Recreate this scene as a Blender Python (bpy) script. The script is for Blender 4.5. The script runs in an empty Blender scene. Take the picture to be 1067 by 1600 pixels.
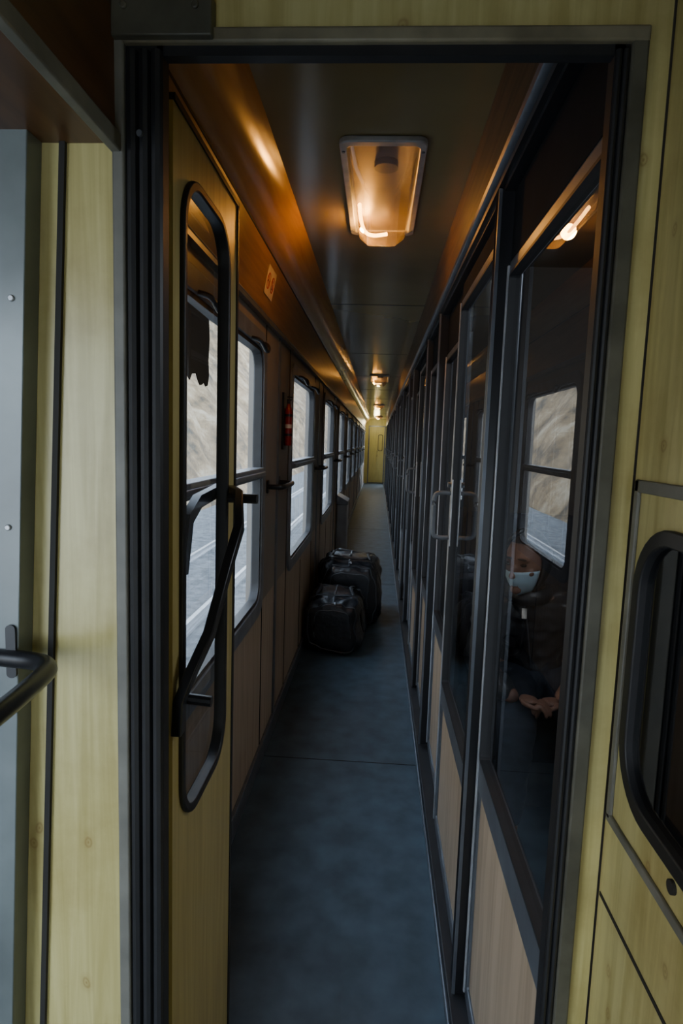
import bpy, bmesh, math, random
from mathutils import Vector, Matrix, noise as MN
from mathutils.bvhtree import BVHTree
random.seed(4)
H=1.5
S=bpy.context.scene
COL=S.collection

# ---------------- materials ----------------
def newmat(name):
    m=bpy.data.materials.new(name); m.use_nodes=True
    nt=m.node_tree; nt.nodes.clear()
    out=nt.nodes.new('ShaderNodeOutputMaterial')
    return m,nt,out
def N(nt,t,**kw):
    n=nt.nodes.new(t)
    for k,v in kw.items():
        if k in n.inputs: n.inputs[k].default_value=v
        else: setattr(n,k,v)
    return n
def plain(name,col,rough=.5,metal=0,noise=.15,nscale=12,bump=0.0,spec=.5,stretch=(1,1,1),coat=0):
    m,nt,out=newmat(name)
    b=N(nt,'ShaderNodeBsdfPrincipled',Roughness=rough,Metallic=metal)
    b.inputs['Specular IOR Level'].default_value=spec
    b.inputs['Coat Weight'].default_value=coat
    tc=N(nt,'ShaderNodeTexCoord'); mp=N(nt,'ShaderNodeMapping'); mp.inputs['Scale'].default_value=stretch
    nt.links.new(tc.outputs['Object'],mp.inputs['Vector'])
    nz=N(nt,'ShaderNodeTexNoise',Scale=nscale,Detail=5.0)
    nt.links.new(mp.outputs['Vector'],nz.inputs['Vector'])
    r=N(nt,'ShaderNodeValToRGB')
    r.color_ramp.elements[0].position=.3; r.color_ramp.elements[1].position=.7
    r.color_ramp.elements[0].color=tuple(c*(1-noise) for c in col)+(1,)
    r.color_ramp.elements[1].color=tuple(min(1,c*(1+noise)) for c in col)+(1,)
    nt.links.new(nz.outputs['Fac'],r.inputs['Fac'])
    nt.links.new(r.outputs['Color'],b.inputs['Base Color'])
    if bump:
        bp=N(nt,'ShaderNodeBump',Strength=bump,Distance=.01)
        nt.links.new(nz.outputs['Fac'],bp.inputs['Height']); nt.links.new(bp.outputs['Normal'],b.inputs['Normal'])
    nt.links.new(b.outputs['BSDF'],out.inputs['Surface'])
    return m
def wood(name,c1,c2,knot=None,rough=.4,sc=(30,30,1.6),spec=.5):
    m,nt,out=newmat(name)
    b=N(nt,'ShaderNodeBsdfPrincipled',Roughness=rough)
    b.inputs['Specular IOR Level'].default_value=spec
    tc=N(nt,'ShaderNodeTexCoord'); mp=N(nt,'ShaderNodeMapping'); mp.inputs['Scale'].default_value=sc
    nt.links.new(tc.outputs['Object'],mp.inputs['Vector'])
    nz=N(nt,'ShaderNodeTexNoise',Scale=1.6,Detail=6.0,Distortion=.8)
    nt.links.new(mp.outputs['Vector'],nz.inputs['Vector'])
    r=N(nt,'ShaderNodeValToRGB')
    r.color_ramp.elements[0].position=.36; r.color_ramp.elements[1].position=.62
    r.color_ramp.elements[0].color=c1+(1,); r.color_ramp.elements[1].color=c2+(1,)
    nt.links.new(nz.outputs['Fac'],r.inputs['Fac'])
    last=r.outputs['Color']
    if knot:
        sp=N(nt,'ShaderNodeSeparateXYZ'); nt.links.new(tc.outputs['Object'],sp.inputs[0])
        ad=N(nt,'ShaderNodeMath',operation='ADD'); nt.links.new(sp.outputs['X'],ad.inputs[0]); nt.links.new(sp.outputs['Y'],ad.inputs[1])
        cb=N(nt,'ShaderNodeCombineXYZ'); nt.links.new(ad.outputs[0],cb.inputs['X']); nt.links.new(sp.outputs['Z'],cb.inputs['Y'])
        wz=N(nt,'ShaderNodeTexNoise',Scale=14.0,Detail=2.0); nt.links.new(cb.outputs[0],wz.inputs['Vector'])
        wm=N(nt,'ShaderNodeVectorMath',operation='SCALE'); wm.inputs['Scale'].default_value=.018; nt.links.new(wz.outputs['Color'],wm.inputs[0])
        wa=N(nt,'ShaderNodeVectorMath',operation='ADD'); nt.links.new(cb.outputs[0],wa.inputs[0]); nt.links.new(wm.outputs[0],wa.inputs[1])
        mp2=N(nt,'ShaderNodeMapping'); mp2.inputs['Scale'].default_value=(14,10.0,1)
        nt.links.new(wa.outputs[0],mp2.inputs['Vector'])
        vo=N(nt,'ShaderNodeTexVoronoi',Scale=1.0,voronoi_dimensions='2D'); nt.links.new(mp2.outputs['Vector'],vo.inputs['Vector'])
        r2=N(nt,'ShaderNodeValToRGB'); e=r2.color_ramp.elements
        e[0].position=0;e[0].color=(.8,.8,.8,1); e[1].position=.20;e[1].color=(0,0,0,1)
        q=e.new(.035);q.color=(.25,.25,.25,1); q=e.new(.07);q.color=(.6,.6,.6,1); q=e.new(.10);q.color=(.18,.18,.18,1)
        nt.links.new(vo.outputs['Distance'],r2.inputs['Fac'])
        gt=N(nt,'ShaderNodeMath',operation='GREATER_THAN'); gt.inputs[1].default_value=.64
        s2=N(nt,'ShaderNodeSeparateColor'); nt.links.new(vo.outputs['Color'],s2.inputs[0]); nt.links.new(s2.outputs[0],gt.inputs[0])
        mu=N(nt,'ShaderNodeMath',operation='MULTIPLY'); nt.links.new(gt.outputs[0],mu.inputs[0]); nt.links.new(r2.outputs['Color'],mu.inputs[1])
        mx=N(nt,'ShaderNodeMixRGB'); mx.inputs['Color2'].default_value=knot+(1,)
        nt.links.new(mu.outputs[0],mx.inputs['Fac']); nt.links.new(last,mx.inputs['Color1'])
        gz=N(nt,'ShaderNodeTexNoise',Scale=5.0,Detail=7.0,Roughness=.65); nt.links.new(tc.outputs['Object'],gz.inputs['Vector'])
        gr=N(nt,'ShaderNodeMapRange'); gr.inputs['From Min'].default_value=.46; gr.inputs['From Max'].default_value=.75; gr.inputs['To Max'].default_value=.6
        nt.links.new(gz.outputs['Fac'],gr.inputs['Value'])
        m3=N(nt,'ShaderNodeMixRGB',blend_type='MULTIPLY'); m3.inputs['Color2'].default_value=(.55,.45,.30,1)
        nt.links.new(gr.outputs[0],m3.inputs['Fac']); nt.links.new(mx.outputs[0],m3.inputs['Color1'])
        last=m3.outputs['Color']
    nt.links.new(last,b.inputs['Base Color'])
    nt.links.new(b.outputs['BSDF'],out.inputs['Surface'])
    return m
def schlick(nt,f0):
    lw=N(nt,'ShaderNodeLayerWeight',Blend=.5)
    pw=N(nt,'ShaderNodeMath',operation='POWER'); pw.inputs[1].default_value=5.0
    nt.links.new(lw.outputs['Facing'],pw.inputs[0])
    ma=N(nt,'ShaderNodeMath',operation='MULTIPLY_ADD'); ma.inputs[1].default_value=1-f0; ma.inputs[2].default_value=f0
    nt.links.new(pw.outputs[0],ma.inputs[0]); return ma.outputs[0]
def glass(name,tint,f0=.04,rough=.0,dirt=0.0,dirtcol=(.6,.65,.7)):
    m,nt,out=newmat(name)
    tr=N(nt,'ShaderNodeBsdfTransparent'); tr.inputs['Color'].default_value=tint+(1,)
    gl=N(nt,'ShaderNodeBsdfGlossy',Roughness=rough)
    mx=N(nt,'ShaderNodeMixShader')
    nt.links.new(schlick(nt,f0),mx.inputs['Fac']); nt.links.new(tr.outputs[0],mx.inputs[1]); nt.links.new(gl.outputs[0],mx.inputs[2])
    last=mx.outputs[0]
    if dirt:
        df=N(nt,'ShaderNodeBsdfTranslucent'); df.inputs['Color'].default_value=dirtcol+(1,)
        tc=N(nt,'ShaderNodeTexCoord'); nz=N(nt,'ShaderNodeTexNoise',Scale=3.0,Detail=6.0)
        nt.links.new(tc.outputs['Object'],nz.inputs['Vector'])
        mr=N(nt,'ShaderNodeMapRange'); mr.inputs['From Min'].default_value=.35; mr.inputs['From Max'].default_value=.75
        mr.inputs['To Min'].default_value=dirt*.35; mr.inputs['To Max'].default_value=dirt
        nt.links.new(nz.outputs['Fac'],mr.inputs['Value'])
        m2=N(nt,'ShaderNodeMixShader'); nt.links.new(mr.outputs[0],m2.inputs['Fac'])
        nt.links.new(last,m2.inputs[1]); nt.links.new(df.outputs[0],m2.inputs[2]); last=m2.outputs[0]
    nt.links.new(last,out.inputs['Surface'])
    return m
def emis(name,col,st):
    m,nt,out=newmat(name)
    e=N(nt,'ShaderNodeEmission',Strength=st); e.inputs['Color'].default_value=col+(1,)
    nt.links.new(e.outputs[0],out.inputs['Surface']); return m

M_yel=wood('yellow_laminate',(.47,.40,.15),(.62,.55,.24),knot=(.26,.15,.04),rough=.30)
M_yel_dark=wood('yellow_laminate_leaf',(.46,.36,.13),(.56,.46,.18),rough=.38)
M_brown=wood('brown_veneer',(.10,.06,.03),(.16,.10,.048),rough=.5,sc=(20,1.5,20),spec=.25)
M_brown_dark=wood('dark_brown_veneer',(.085,.04,.018),(.14,.065,.027),rough=.4,sc=(20,1.5,20))
M_fascia=wood('fascia_veneer',(.22,.12,.048),(.31,.175,.07),rough=.30,sc=(30,1.5,30))
M_cove=wood('cove_laminate',(.42,.22,.055),(.50,.28,.075),rough=.20,sc=(20,1.2,20),spec=.8)
M_ceil=plain('ceiling_laminate',(.25,.19,.08),.17,0,.08,3,spec=.7)
M_floor=plain('floor_linoleum',(.058,.090,.118),.5,0,.30,9,bump=.05)
M_lower=wood('beige_veneer',(.37,.28,.19),(.48,.37,.26),rough=.5,sc=(18,18,1.0))
M_pillar=plain('grey_beige_panel',(.235,.20,.16),.42,0,.1,6,stretch=(1,1,.2))
M_alu=plain('worn_aluminium',(.50,.52,.55),.30,.3,.2,20,bump=.03)
M_alud=plain('dark_aluminium',(.16,.175,.20),.38,.5,.2,14)
M_winf=plain('window_frame_metal',(.20,.22,.25),.38,.4,.2,14)
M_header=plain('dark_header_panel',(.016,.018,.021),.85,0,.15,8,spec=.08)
M_grey=plain('grey_paint',(.17,.165,.14),.5,0,.25,14,bump=.05)
M_beam=plain('beige_metal_edge',(.20,.175,.115),.45,0,.3,18,bump=.05)
M_olive=plain('dark_olive_edge',(.10,.095,.07),.45,0,.3,18,bump=.05)
M_lampf=plain('pale_lamp_frame',(.40,.39,.38),.4,.2,.15,20)
M_bluegrey=plain('blue_grey_paint',(.17,.195,.195),.3,.1,.25,6)
M_binmat=plain('bin_paint',(.30,.33,.36),.4,.1,.12,6)
M_black=plain('black_paint',(.014,.014,.016),.32,0,.2,10)
M_rubber=plain('black_rubber',(.016,.016,.018),.5,0,.2,20)
M_seam=plain('seam_dark',(.02,.018,.015),.8)
M_glass=glass('corridor_glass',(.96,.98,.99),.02,.0,.13,(.62,.68,.74))
M_cglass=glass('compartment_glass',(.90,.90,.90),.12,.0)
M_doorglass=glass('leaf_glass',(.92,.94,.96),.03,.0,.03)
M_darkglass=glass('dark_glass',(.5,.53,.56),.25,.02)
M_red=plain('red_enamel',(.30,.012,.01),.3)
M_white=plain('white_print',(.75,.72,.66),.5)
M_cream=plain('faded_sign_print',(.62,.52,.40),.5)
M_orange=plain('red_print',(.50,.07,.03),.5)
M_bag=plain('bag_nylon',(.010,.011,.014),.36,0,.3,25,bump=.45)
M_strap=plain('bag_webbing',(.018,.019,.022),.6,0,.3,60,bump=.3)
M_pipe=plain('bag_piping',(.04,.045,.052),.4)
M_skin=plain('skin',(.25,.135,.095),.5,0,.2,20)
M_jacket=plain('jacket_cloth',(.030,.032,.036),.42,0,.35,16,bump=.5)
M_trous=plain('denim',(.020,.028,.045),.8,0,.25,40,bump=.2)
M_mask=plain('mask_fabric',(.50,.68,.78),.7,0,.06,20)
M_shoe=plain('shoe_leather',(.02,.018,.016),.5)
M_hair=plain('grey_hair',(.035,.03,.028),.7,0,.5,50,bump=.5)
M_eye=plain('eye_dark',(.03,.02,.015),.2)
M_chrome=plain('chrome',(.6,.6,.6),.2,1,.05)
M_paper=plain('brown_paper',(.05,.035,.02),.8,0,.3,10)
M_blind=plain('seat_cloth',(.02,.023,.032),.8,0,.3,30)
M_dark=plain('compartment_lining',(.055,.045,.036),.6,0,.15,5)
M_steel=plain('rail_steel',(.62,.64,.67),.3,.5,.1)
M_end=wood('end_laminate',(.50,.46,.16),(.62,.58,.22),rough=.4)
M_bulb=emis('glowing_filament',(1,.50,.12),50)
M_refl=plain('lamp_reflector',(.18,.15,.11),.35)
def ramp_mat(name,scale,rough,stops,bump=0):
    m,nt,out=newmat(name)
    b=N(nt,'ShaderNodeBsdfPrincipled',Roughness=.95)
    tc=N(nt,'ShaderNodeTexCoord'); nz=N(nt,'ShaderNodeTexNoise',Scale=scale,Detail=10.0,Roughness=rough)
    nt.links.new(tc.outputs['Object'],nz.inputs['Vector'])
    r=N(nt,'ShaderNodeValToRGB'); e=r.color_ramp.elements
    e[0].position=stops[0][0];e[0].color=stops[0][1]+(1,);e[1].position=stops[-1][0];e[1].color=stops[-1][1]+(1,)
    for p,c in stops[1:-1]:
        q=e.new(p);q.color=c+(1,)
    nt.links.new(nz.outputs['Fac'],r.inputs['Fac']);nt.links.new(r.outputs[0],b.inputs['Base Color'])
    if bump:
        bp=N(nt,'ShaderNodeBump',Strength=bump,Distance=.05); nt.links.new(nz.outputs['Fac'],bp.inputs['Height']); nt.links.new(bp.outputs['Normal'],b.inputs['Normal'])
    nt.links.new(b.outputs[0],out.inputs['Surface']); return m
M_hill=ramp_mat('dry_hillside',.5,.75,[(.38,(.05,.04,.022)),(.46,(.16,.105,.05)),(.54,(.27,.185,.095)),(.64,(.40,.32,.21))])
M_ballast=ramp_mat('ballast',5.0,.8,[(.36,(.05,.055,.06)),(.48,(.14,.147,.155)),(.56,(.21,.217,.225)),(.68,(.34,.345,.35))],.8)

m,nt,out=newmat('lamp_plastic')
tr=N(nt,'ShaderNodeBsdfTransparent'); tr.inputs['Color'].default_value=(.90,.78,.62,1)
tl=N(nt,'ShaderNodeBsdfTranslucent'); tl.inputs['Color'].default_value=(.24,.17,.085,1)
df=N(nt,'ShaderNodeBsdfDiffuse'); df.inputs['Color'].default_value=(.32,.31,.31,1)
gl=N(nt,'ShaderNodeBsdfGlossy',Roughness=.08)
a1=N(nt,'ShaderNodeMixShader',Fac=.6); a2=N(nt,'ShaderNodeMixShader',Fac=.52); a3=N(nt,'ShaderNodeMixShader')
nt.links.new(tl.outputs[0],a1.inputs[1]);nt.links.new(df.outputs[0],a1.inputs[2])
nt.links.new(a1.outputs[0],a2.inputs[1]);nt.links.new(tr.outputs[0],a2.inputs[2])
nt.links.new(schlick(nt,.12),a3.inputs['Fac']);nt.links.new(a2.outputs[0],a3.inputs[1]);nt.links.new(gl.outputs[0],a3.inputs[2])
nt.links.new(a3.outputs[0],out.inputs['Surface'])
M_dome=m

# ---------------- mesh helpers (z relative to eye height) ----------------
def box(bm,x0,x1,y0,y1,z0,z1,mi=0,tx=0):
    vs=[bm.verts.new((x+(tx if z==z1 else 0),y,z+H)) for x in(x0,x1) for y in(y0,y1) for z in(z0,z1)]
    idx=[(0,1,3,2),(4,6,7,5),(0,4,5,1),(2,3,7,6),(0,2,6,4),(1,5,7,3)]
    for f in idx:
        fc=bm.faces.new([vs[i] for i in f]); fc.material_index=mi
def finish(name,bm,mats,parent=None,bevel=0,smooth=True,angle=35):
    bmesh.ops.recalc_face_normals(bm,faces=bm.faces)
    me=bpy.data.meshes.new(name); bm.to_mesh(me); bm.free()
    if not isinstance(mats,(list,tuple)): mats=[mats]
    for m in mats: me.materials.append(m)
    o=bpy.data.objects.new(name,me); COL.objects.link(o)
    if smooth:
        me.shade_smooth()
        try: me.set_sharp_from_angle(angle=math.radians(angle))
        except Exception: pass
    if bevel:
        b=o.modifiers.new('bevel','BEVEL'); b.width=bevel; b.segments=2; b.limit_method='ANGLE'
    if parent is not None: o.parent=parent
    return o
def B(): return bmesh.new()
def rr(a0,a1,b0,b1,r,n=6):
    pts=[]
    for cx,cy,s in((a1-r,b1-r,0),(a0+r,b1-r,1),(a0+r,b0+r,2),(a1-r,b0+r,3)):
        for i in range(n+1):
            t=math.pi/2*(s+i/n); pts.append((cx+r*math.cos(t),cy+r*math.sin(t)))
    return pts
def ring(bm,outer,inner,c0,c1,to3,mi=0):
    n=len(outer)
    L=[[bm.verts.new(to3(a,b,c)) for a,b in lp] for lp,c in((outer,c0),(inner,c0),(inner,c1),(outer,c1))]
    for k in range(4):
        A,Bq=L[k],L[(k+1)%4]
        for i in range(n):
            j=(i+1)%n
            f=bm.faces.new((A[i],A[j],Bq[j],Bq[i])); f.material_index=mi
def plate(bm,loop,c0,c1,to3,mi=0):
    n=len(loop)
    A=[bm.verts.new(to3(a,b,c0)) for a,b in loop]; C=[bm.verts.new(to3(a,b,c1)) for a,b in loop]
    f=bm.faces.new(A); f.material_index=mi; f=bm.faces.new(C[::-1]); f.material_index=mi
    for i in range(n):
        j=(i+1)%n; f=bm.faces.new((A[i],A[j],C[j],C[i])); f.material_index=mi
XP=lambda a,b,c:(c,a,b+H)
ZP=lambda a,b,c:(a,b,c+H)
YP=lambda a,b,c:(a,c,b+H)
def smoothpts(pts,k=5):
    P=[Vector(p) for p in pts]; P=[P[0]*2-P[1]]+P+[P[-1]*2-P[-2]]; o=[]
    for i in range(1,len(P)-2):
        for j in range(k):
            t=j/k
            o.append(.5*((2*P[i])+(-P[i-1]+P[i+1])*t+(2*P[i-1]-5*P[i]+4*P[i+1]-P[i+2])*t*t+(-P[i-1]+3*P[i]-3*P[i+1]+P[i+2])*t**3))
    o.append(P[-2]); return o
def tube(bm,pts,ra,rb=None,up=(0,0,1),n=10,smooth=0,mi=0,rel=True):
    if rb is None: rb=ra
    P=smoothpts(pts,smooth) if smooth else [Vector(p) for p in pts]
    if rel: P=[p+Vector((0,0,H)) for p in P]
    rings=[]
    up=Vector(up)
    for i,p in enumerate(P):
        d=(P[min(i+1,len(P)-1)]-P[max(i-1,0)]).normalized()
        s=d.cross(up)
        if s.length<.05: s=d.cross(Vector((1,0,0)))
        s.normalize(); u=s.cross(d).normalized()
        rings.append([bm.verts.new(p+s*ra*math.cos(2*math.pi*k/n)+u*rb*math.sin(2*math.pi*k/n)) for k in range(n)])
    for A,C in zip(rings,rings[1:]):
        for k in range(n):
            f=bm.faces.new((A[k],A[(k+1)%n],C[(k+1)%n],C[k])); f.material_index=mi
    f=bm.faces.new(rings[0][::-1]); f.material_index=mi; f=bm.faces.new(rings[-1]); f.material_index=mi
def flatbar(bm,pts,w,t,mi=0):
    P=[Vector(p)+Vector((0,0,H)) for p in pts]; R=[]
    for i,p in enumerate(P):
        d0=(P[i]-P[max(i-1,0)]); d1=(P[min(i+1,len(P)-1)]-P[i])
        d0.x=0; d1.x=0
        d=((d0.normalized() if d0.length>0 else Vector())+(d1.normalized() if d1.length>0 else Vector())).normalized()
        nrm=Vector((0,-d.z,d.y))
        k=1.0
        if d0.length>0 and d1.length>0: k=1/max(.6,abs(d.dot(d1.normalized())))
        R.append([bm.verts.new(p+nrm*w/2*k*a+Vector((t/2*b,0,0))) for a,b in((-1,-1),(1,-1),(1,1),(-1,1))])
    for A,C in zip(R,R[1:]):
        for k in range(4): bm.faces.new((A[k],A[(k+1)%4],C[(k+1)%4],C[k]))
    bm.faces.new(R[0][::-1]); bm.faces.new(R[-1])
def empty(name):
    o=bpy.data.objects.new(name,None); o.empty_display_size=.1; COL.objects.link(o); return o
def tree(o):
    r=[o]
    for c in o.children: r+=tree(c)
    return r
def settle(root):
    pts=[]
    for o in tree(root):
        if o.type=='MESH': pts+=[v.co for v in o.data.vertices]
    if not pts: return
    p=Vector(((min(v.x for v in pts)+max(v.x for v in pts))/2,(min(v.y for v in pts)+max(v.y for v in pts))/2,min(v.z for v in pts)))
    for o in tree(root):
        if o.type=='MESH': o.data.transform(Matrix.Translation(-p))
    root.location=root.location+p
def info(o,label=None,category=None,group=None,kind=None):
    if label:o['label']=label
    if category:o['category']=category
    if group:o['group']=group
    if kind:o['kind']=kind
def struct(o,label=None,cat=None): info(o,label,cat,kind='structure')
def dup(root,off,name=None):
    mp={}
    for o in tree(root):
        c=o.copy(); COL.objects.link(c); mp[o]=c
        if o is not root:
            c.parent=mp[o.parent]
    mp[root].location=root.location+Vector(off)
    if name: mp[root].name=name
    return mp[root]

# ---------------- shell ----------------
YE=22.6
bm=B(); box(bm,-.56,2.15,.86,YE+.1,-1.6,-1.5)
box(bm,-1.2,1.2,-1.4,.86,-1.6,-1.5)
o=finish('floor',bm,M_floor,smooth=False); struct(o,'dark blue-grey linoleum corridor floor','floor')
bm=B()
for y,t in ((2.72,.003),(6.4,.003),(10.5,.003)): box(bm,-.50,.25,y,y+t,-1.5,-1.4985)
o=finish('trim_1',bm,M_seam,smooth=False); struct(o,'dark seams between linoleum sheets','trim')

bm=B(); box(bm,-.335,.262,.86,YE,.85,.89)
for y in (3.9,6.0,8.0,10.0,12,14,16,18,20): box(bm,-.335,.262,y,y+.008,.8485,.86,1)
box(bm,-.6,2.15,.86,YE+.1,.9,.95)
o=finish('ceiling',bm,[M_ceil,M_seam],smooth=False); struct(o,'glossy olive-brown laminate corridor ceiling','ceiling')

WK=[2.6+2.03*k for k in range(10)]
bm=B()
box(bm,-.56,-.5,.86,YE,-1.5,-.73,1)
box(bm,-.56,-.5,.86,YE,.40,.95,0)
prev=.86
for r_ in WK:
    box(bm,-.56,-.5,prev,r_-1.2,-.73,.40,0); prev=r_
box(bm,-.56,-.5,prev,YE,-.73,.40,0)
for r_ in WK:
    for y in (r_-1.2-.06,r_+.06): box(bm,-.503,-.497,y-.004,y+.004,-1.42,.5,2)
    for y in (r_-.6,): box(bm,-.503,-.497,y-.003,y+.003,-1.42,-.8,2)
    box(bm,-.505,-.492,r_+.39,r_+.43,-1.42,.5,3)
o=finish('wall_left',bm,[M_pillar,M_lower,M_seam,M_alud],smooth=False); struct(o,'corridor outer wall with beige veneer panels below windows','wall')
bm=B(); box(bm,-.5,-.485,.9,YE,-1.5,-1.41)
o=finish('baseboard_left',bm,M_alud,bevel=.003); struct(o,'dark metal skirting strip','baseboard')

def prism(name,prof,y0,y1,mat):
    bm=B()
    A=[bm.verts.new((x,y0,z+H)) for x,z in prof]; C=[bm.verts.new((x,y1,z+H)) for x,z in prof]
    bm.faces.new(A); bm.faces.new(C[::-1])
    for i in range(len(prof)): bm.faces.new((A[i],A[(i+1)%len(prof)],C[(i+1)%len(prof)],C[i]))
    return finish(name,bm,mat,angle=50)
o=prism('trim_2',[(-.33,.85),(-.455,.735),(-.50,.735),(-.50,.89),(-.33,.89)],.86,YE,M_cove); struct(o,'glossy orange-brown laminate cove panel','trim')
o=prism('trim_3',[(-.455,.733),(-.50,.51),(-.505,.51),(-.505,.733)],.86,YE,M_fascia); struct(o,'brown veneer fascia above the windows','trim')
bm=B(); tube(bm,[(-.492,.86,.505),(-.492,YE,.505)],.014,.010)
box(bm,-.5,-.478,.86,YE,.485,.50)
o=finish('trim_4',bm,M_alud,smooth=True); struct(o,'dark metal rail along the window tops','trim')
bm=B(); tube(bm,[(-.456,.86,.734),(-.456,YE,.734)],.004)
o=finish('trim_5',bm,M_seam); struct(o,'thin dark joint strip','trim')

def make_window(name,r_):
    y0,y1=r_-1.2,r_
    root=empty(name)
    bm=B()
    ring(bm,rr(y0-.035,y1+.035,-.765,.435,.10),rr(y0+.03,y1-.03,-.70,.37,.08),-.515,-.487,XP)
    o=finish('window_frame',bm,M_winf,root,bevel=.004)
    bm=B(); ring(bm,rr(y0+.028,y1-.028,-.702,.372,.082),rr(y0+.045,y1-.045,-.685,.355,.07),-.53,-.494,XP)
    finish('gasket',bm,M_rubber,root)
    bm=B(); box(bm,-.535,-.480,y0+.03,y1-.03,-.165,-.120); box(bm,-.48,-.470,y0+.05,y1-.05,-.155,-.135)
    finish('transom_bar',bm,M_winf,root,bevel=.004)
    bm=B(); bm.faces.new([bm.verts.new(XP(a,b,-.526)) for a,b in rr(y0+.03,y1-.03,-.70,.37,.08)])
    finish('glass',bm,M_glass,root)
    for yy in (y0+.22,y1-.30):
        bm=B(); tube(bm,[(-.487,yy,.375),(-.455,yy+.01,.365),(-.44,yy+.05,.335),(-.44,yy+.10,.345),(-.455,yy+.14,.37),(-.487,yy+.15,.378)],.008,.008,smooth=5)
        finish('latch',bm,M_black,root)
    struct(root,'rounded two-pane train window with dark metal frame','window')
    settle(root); return root
w0=make_window('window_1',WK[0])
for k in range(1,10): dup(w0,(0,2.03*k,0),'window_%d'%(k+1))

root=empty('grab_rail')
bm=B(); tube(bm,[(-.5,2.74,-.215),(-.45,2.74,-.215),(-.425,2.77,-.215),(-.42,2.90,-.215),(-.425,3.03,-.215),(-.45,3.06,-.215),(-.5,3.06,-.215)],.012,.012,smooth=4)
finish('rail',bm,M_black,root)
for y in (2.74,3.06):
    bm=B(); plate(bm,rr(y-.02,y+.02,-.245,-.185,.012),-.5,-.492,XP); finish('wall_bracket',bm,M_black,root)
info(root,'black metal grab rail on wall between windows','handrail','grab rails along the window wall')
settle(root)
for k in range(1,9): dup(root,(0,2.03*k,0))

# fire extinguisher
root=empty('fire_extinguisher')
cx,cy=-.472,3.17
bm=B()
prof=[(.0,-.03),(.016,-.03),(.019,-.022),(.019,.14),(.016,.16),(.010,.172),(.008,.185),(0,.185)]
prev=None
for r_,z in prof:
    rg=[bm.verts.new((cx+r_*math.cos(t*math.pi/8),cy+r_*math.sin(t*math.pi/8),z+H)) for t in range(16)]
    if prev:
        for i in range(16): bm.faces.new((prev[i],prev[(i+1)%16],rg[(i+1)%16],rg[i]))
    prev=rg
bmesh.ops.remove_doubles(bm,verts=bm.verts,dist=.0001)
finish('cylinder',bm,M_red,root)
bm=B(); tube(bm,[(cx,cy,.18),(cx,cy,.205)],.008); box(bm,cx-.008,cx+.018,cy-.006,cy+.006,.202,.209); box(bm,cx-.008,cx+.020,cy-.006,cy+.006,.216,.222,0)
finish('valve',bm,M_black,root,bevel=.002)
bm=B()
for z in (.02,.12):
    ring(bm,[(cx+.022*math.cos(t*math.pi/8),cy+.022*math.sin(t*math.pi/8)) for t in range(16)],[(cx+.0192*math.cos(t*math.pi/8),cy+.0192*math.sin(t*math.pi/8)) for t in range(16)],z,z+.012,ZP)
box(bm,-.5,-.488,cy-.05,cy+.04,-.05,.24)
finish('bracket',bm,M_black,root)
bm=B()
A=[];C=[]
for i in range(7):
    t=-math.pi*.75+i*math.pi*.11
    A.append(bm.verts.new((cx+.0196*math.cos(t),cy+.0196*math.sin(t),.06+H)));C.append(bm.verts.new((cx+.0196*math.cos(t),cy+.0196*math.sin(t),.08+H)))
for i in range(6): bm.faces.new((A[i],A[i+1],C[i+1],C[i]))
finish('paper_label',bm,M_white,root)
info(root,'small red fire extinguisher strapped to wall between windows','fire extinguisher'); settle(root)

def FP(s,t,n):
    s*=.85; t=t*.9+.018
    return (-.4775+t*.196+n*.981, 2.58+s, .6225+t*.981-n*.196+H)
root=empty('prohibition_sign')
FF=lambda a,b,c:FP(a,b,c)
bm=B(); plate(bm,rr(-.10,.10,-.062,.062,.006,2),.001,.003,FF); finish('plate',bm,M_cream,root)
for cxx in(-.048,.048):
    bm=B(); ring(bm,[(cxx+.036*math.cos(t*math.pi/12),.036*math.sin(t*math.pi/12)) for t in range(24)],[(cxx+.029*math.cos(t*math.pi/12),.029*math.sin(t*math.pi/12)) for t in range(24)],.0032,.004,FF)
    plate(bm,[(cxx-.028,.020),(cxx-.020,.028),(cxx+.028,-.020),(cxx+.020,-.028)],.0032,.004,FF)
    finish('pictogram_ring',bm,M_orange,root)
    bm=B()
    if cxx<0:
        plate(bm,[(cxx-.020,-.004),(cxx+.020,-.004),(cxx+.020,.003),(cxx-.020,.003)],.0031,.0036,FF)
    else:
        plate(bm,[(cxx-.010,-.02),(cxx+.010,-.02),(cxx+.010,.006),(cxx-.010,.006)],.0031,.0036,FF)
        plate(bm,[(cxx-.004,.006),(cxx+.004,.006),(cxx+.004,.02),(cxx-.004,.02)],.0031,.0036,FF)
    finish('pictogram',bm,M_black,root)
info(root,'small faded sign with two red prohibition pictograms','sign'); settle(root)

root=empty('litter_bin')
bm=B(); box(bm,-.495,-.36,7.55,7.95,-1.42,-.78); finish('body',bm,M_binmat,root,bevel=.01)
bm=B()
A=[(-.495,-.78),(-.35,-.78),(-.35,-.74),(-.495,-.66)]
a=[bm.verts.new((x,7.53,z+H)) for x,z in A];c=[bm.verts.new((x,7.97,z+H)) for x,z in A]
bm.faces.new(a);bm.faces.new(c[::-1])
for i in range(4): bm.faces.new((a[i],a[(i+1)%4],c[(i+1)%4],c[i]))
finish('lid',bm,M_alud,root,bevel=.005)
info(root,'blue-grey metal litter bin fixed under window','litter bin'); settle(root)

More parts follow.
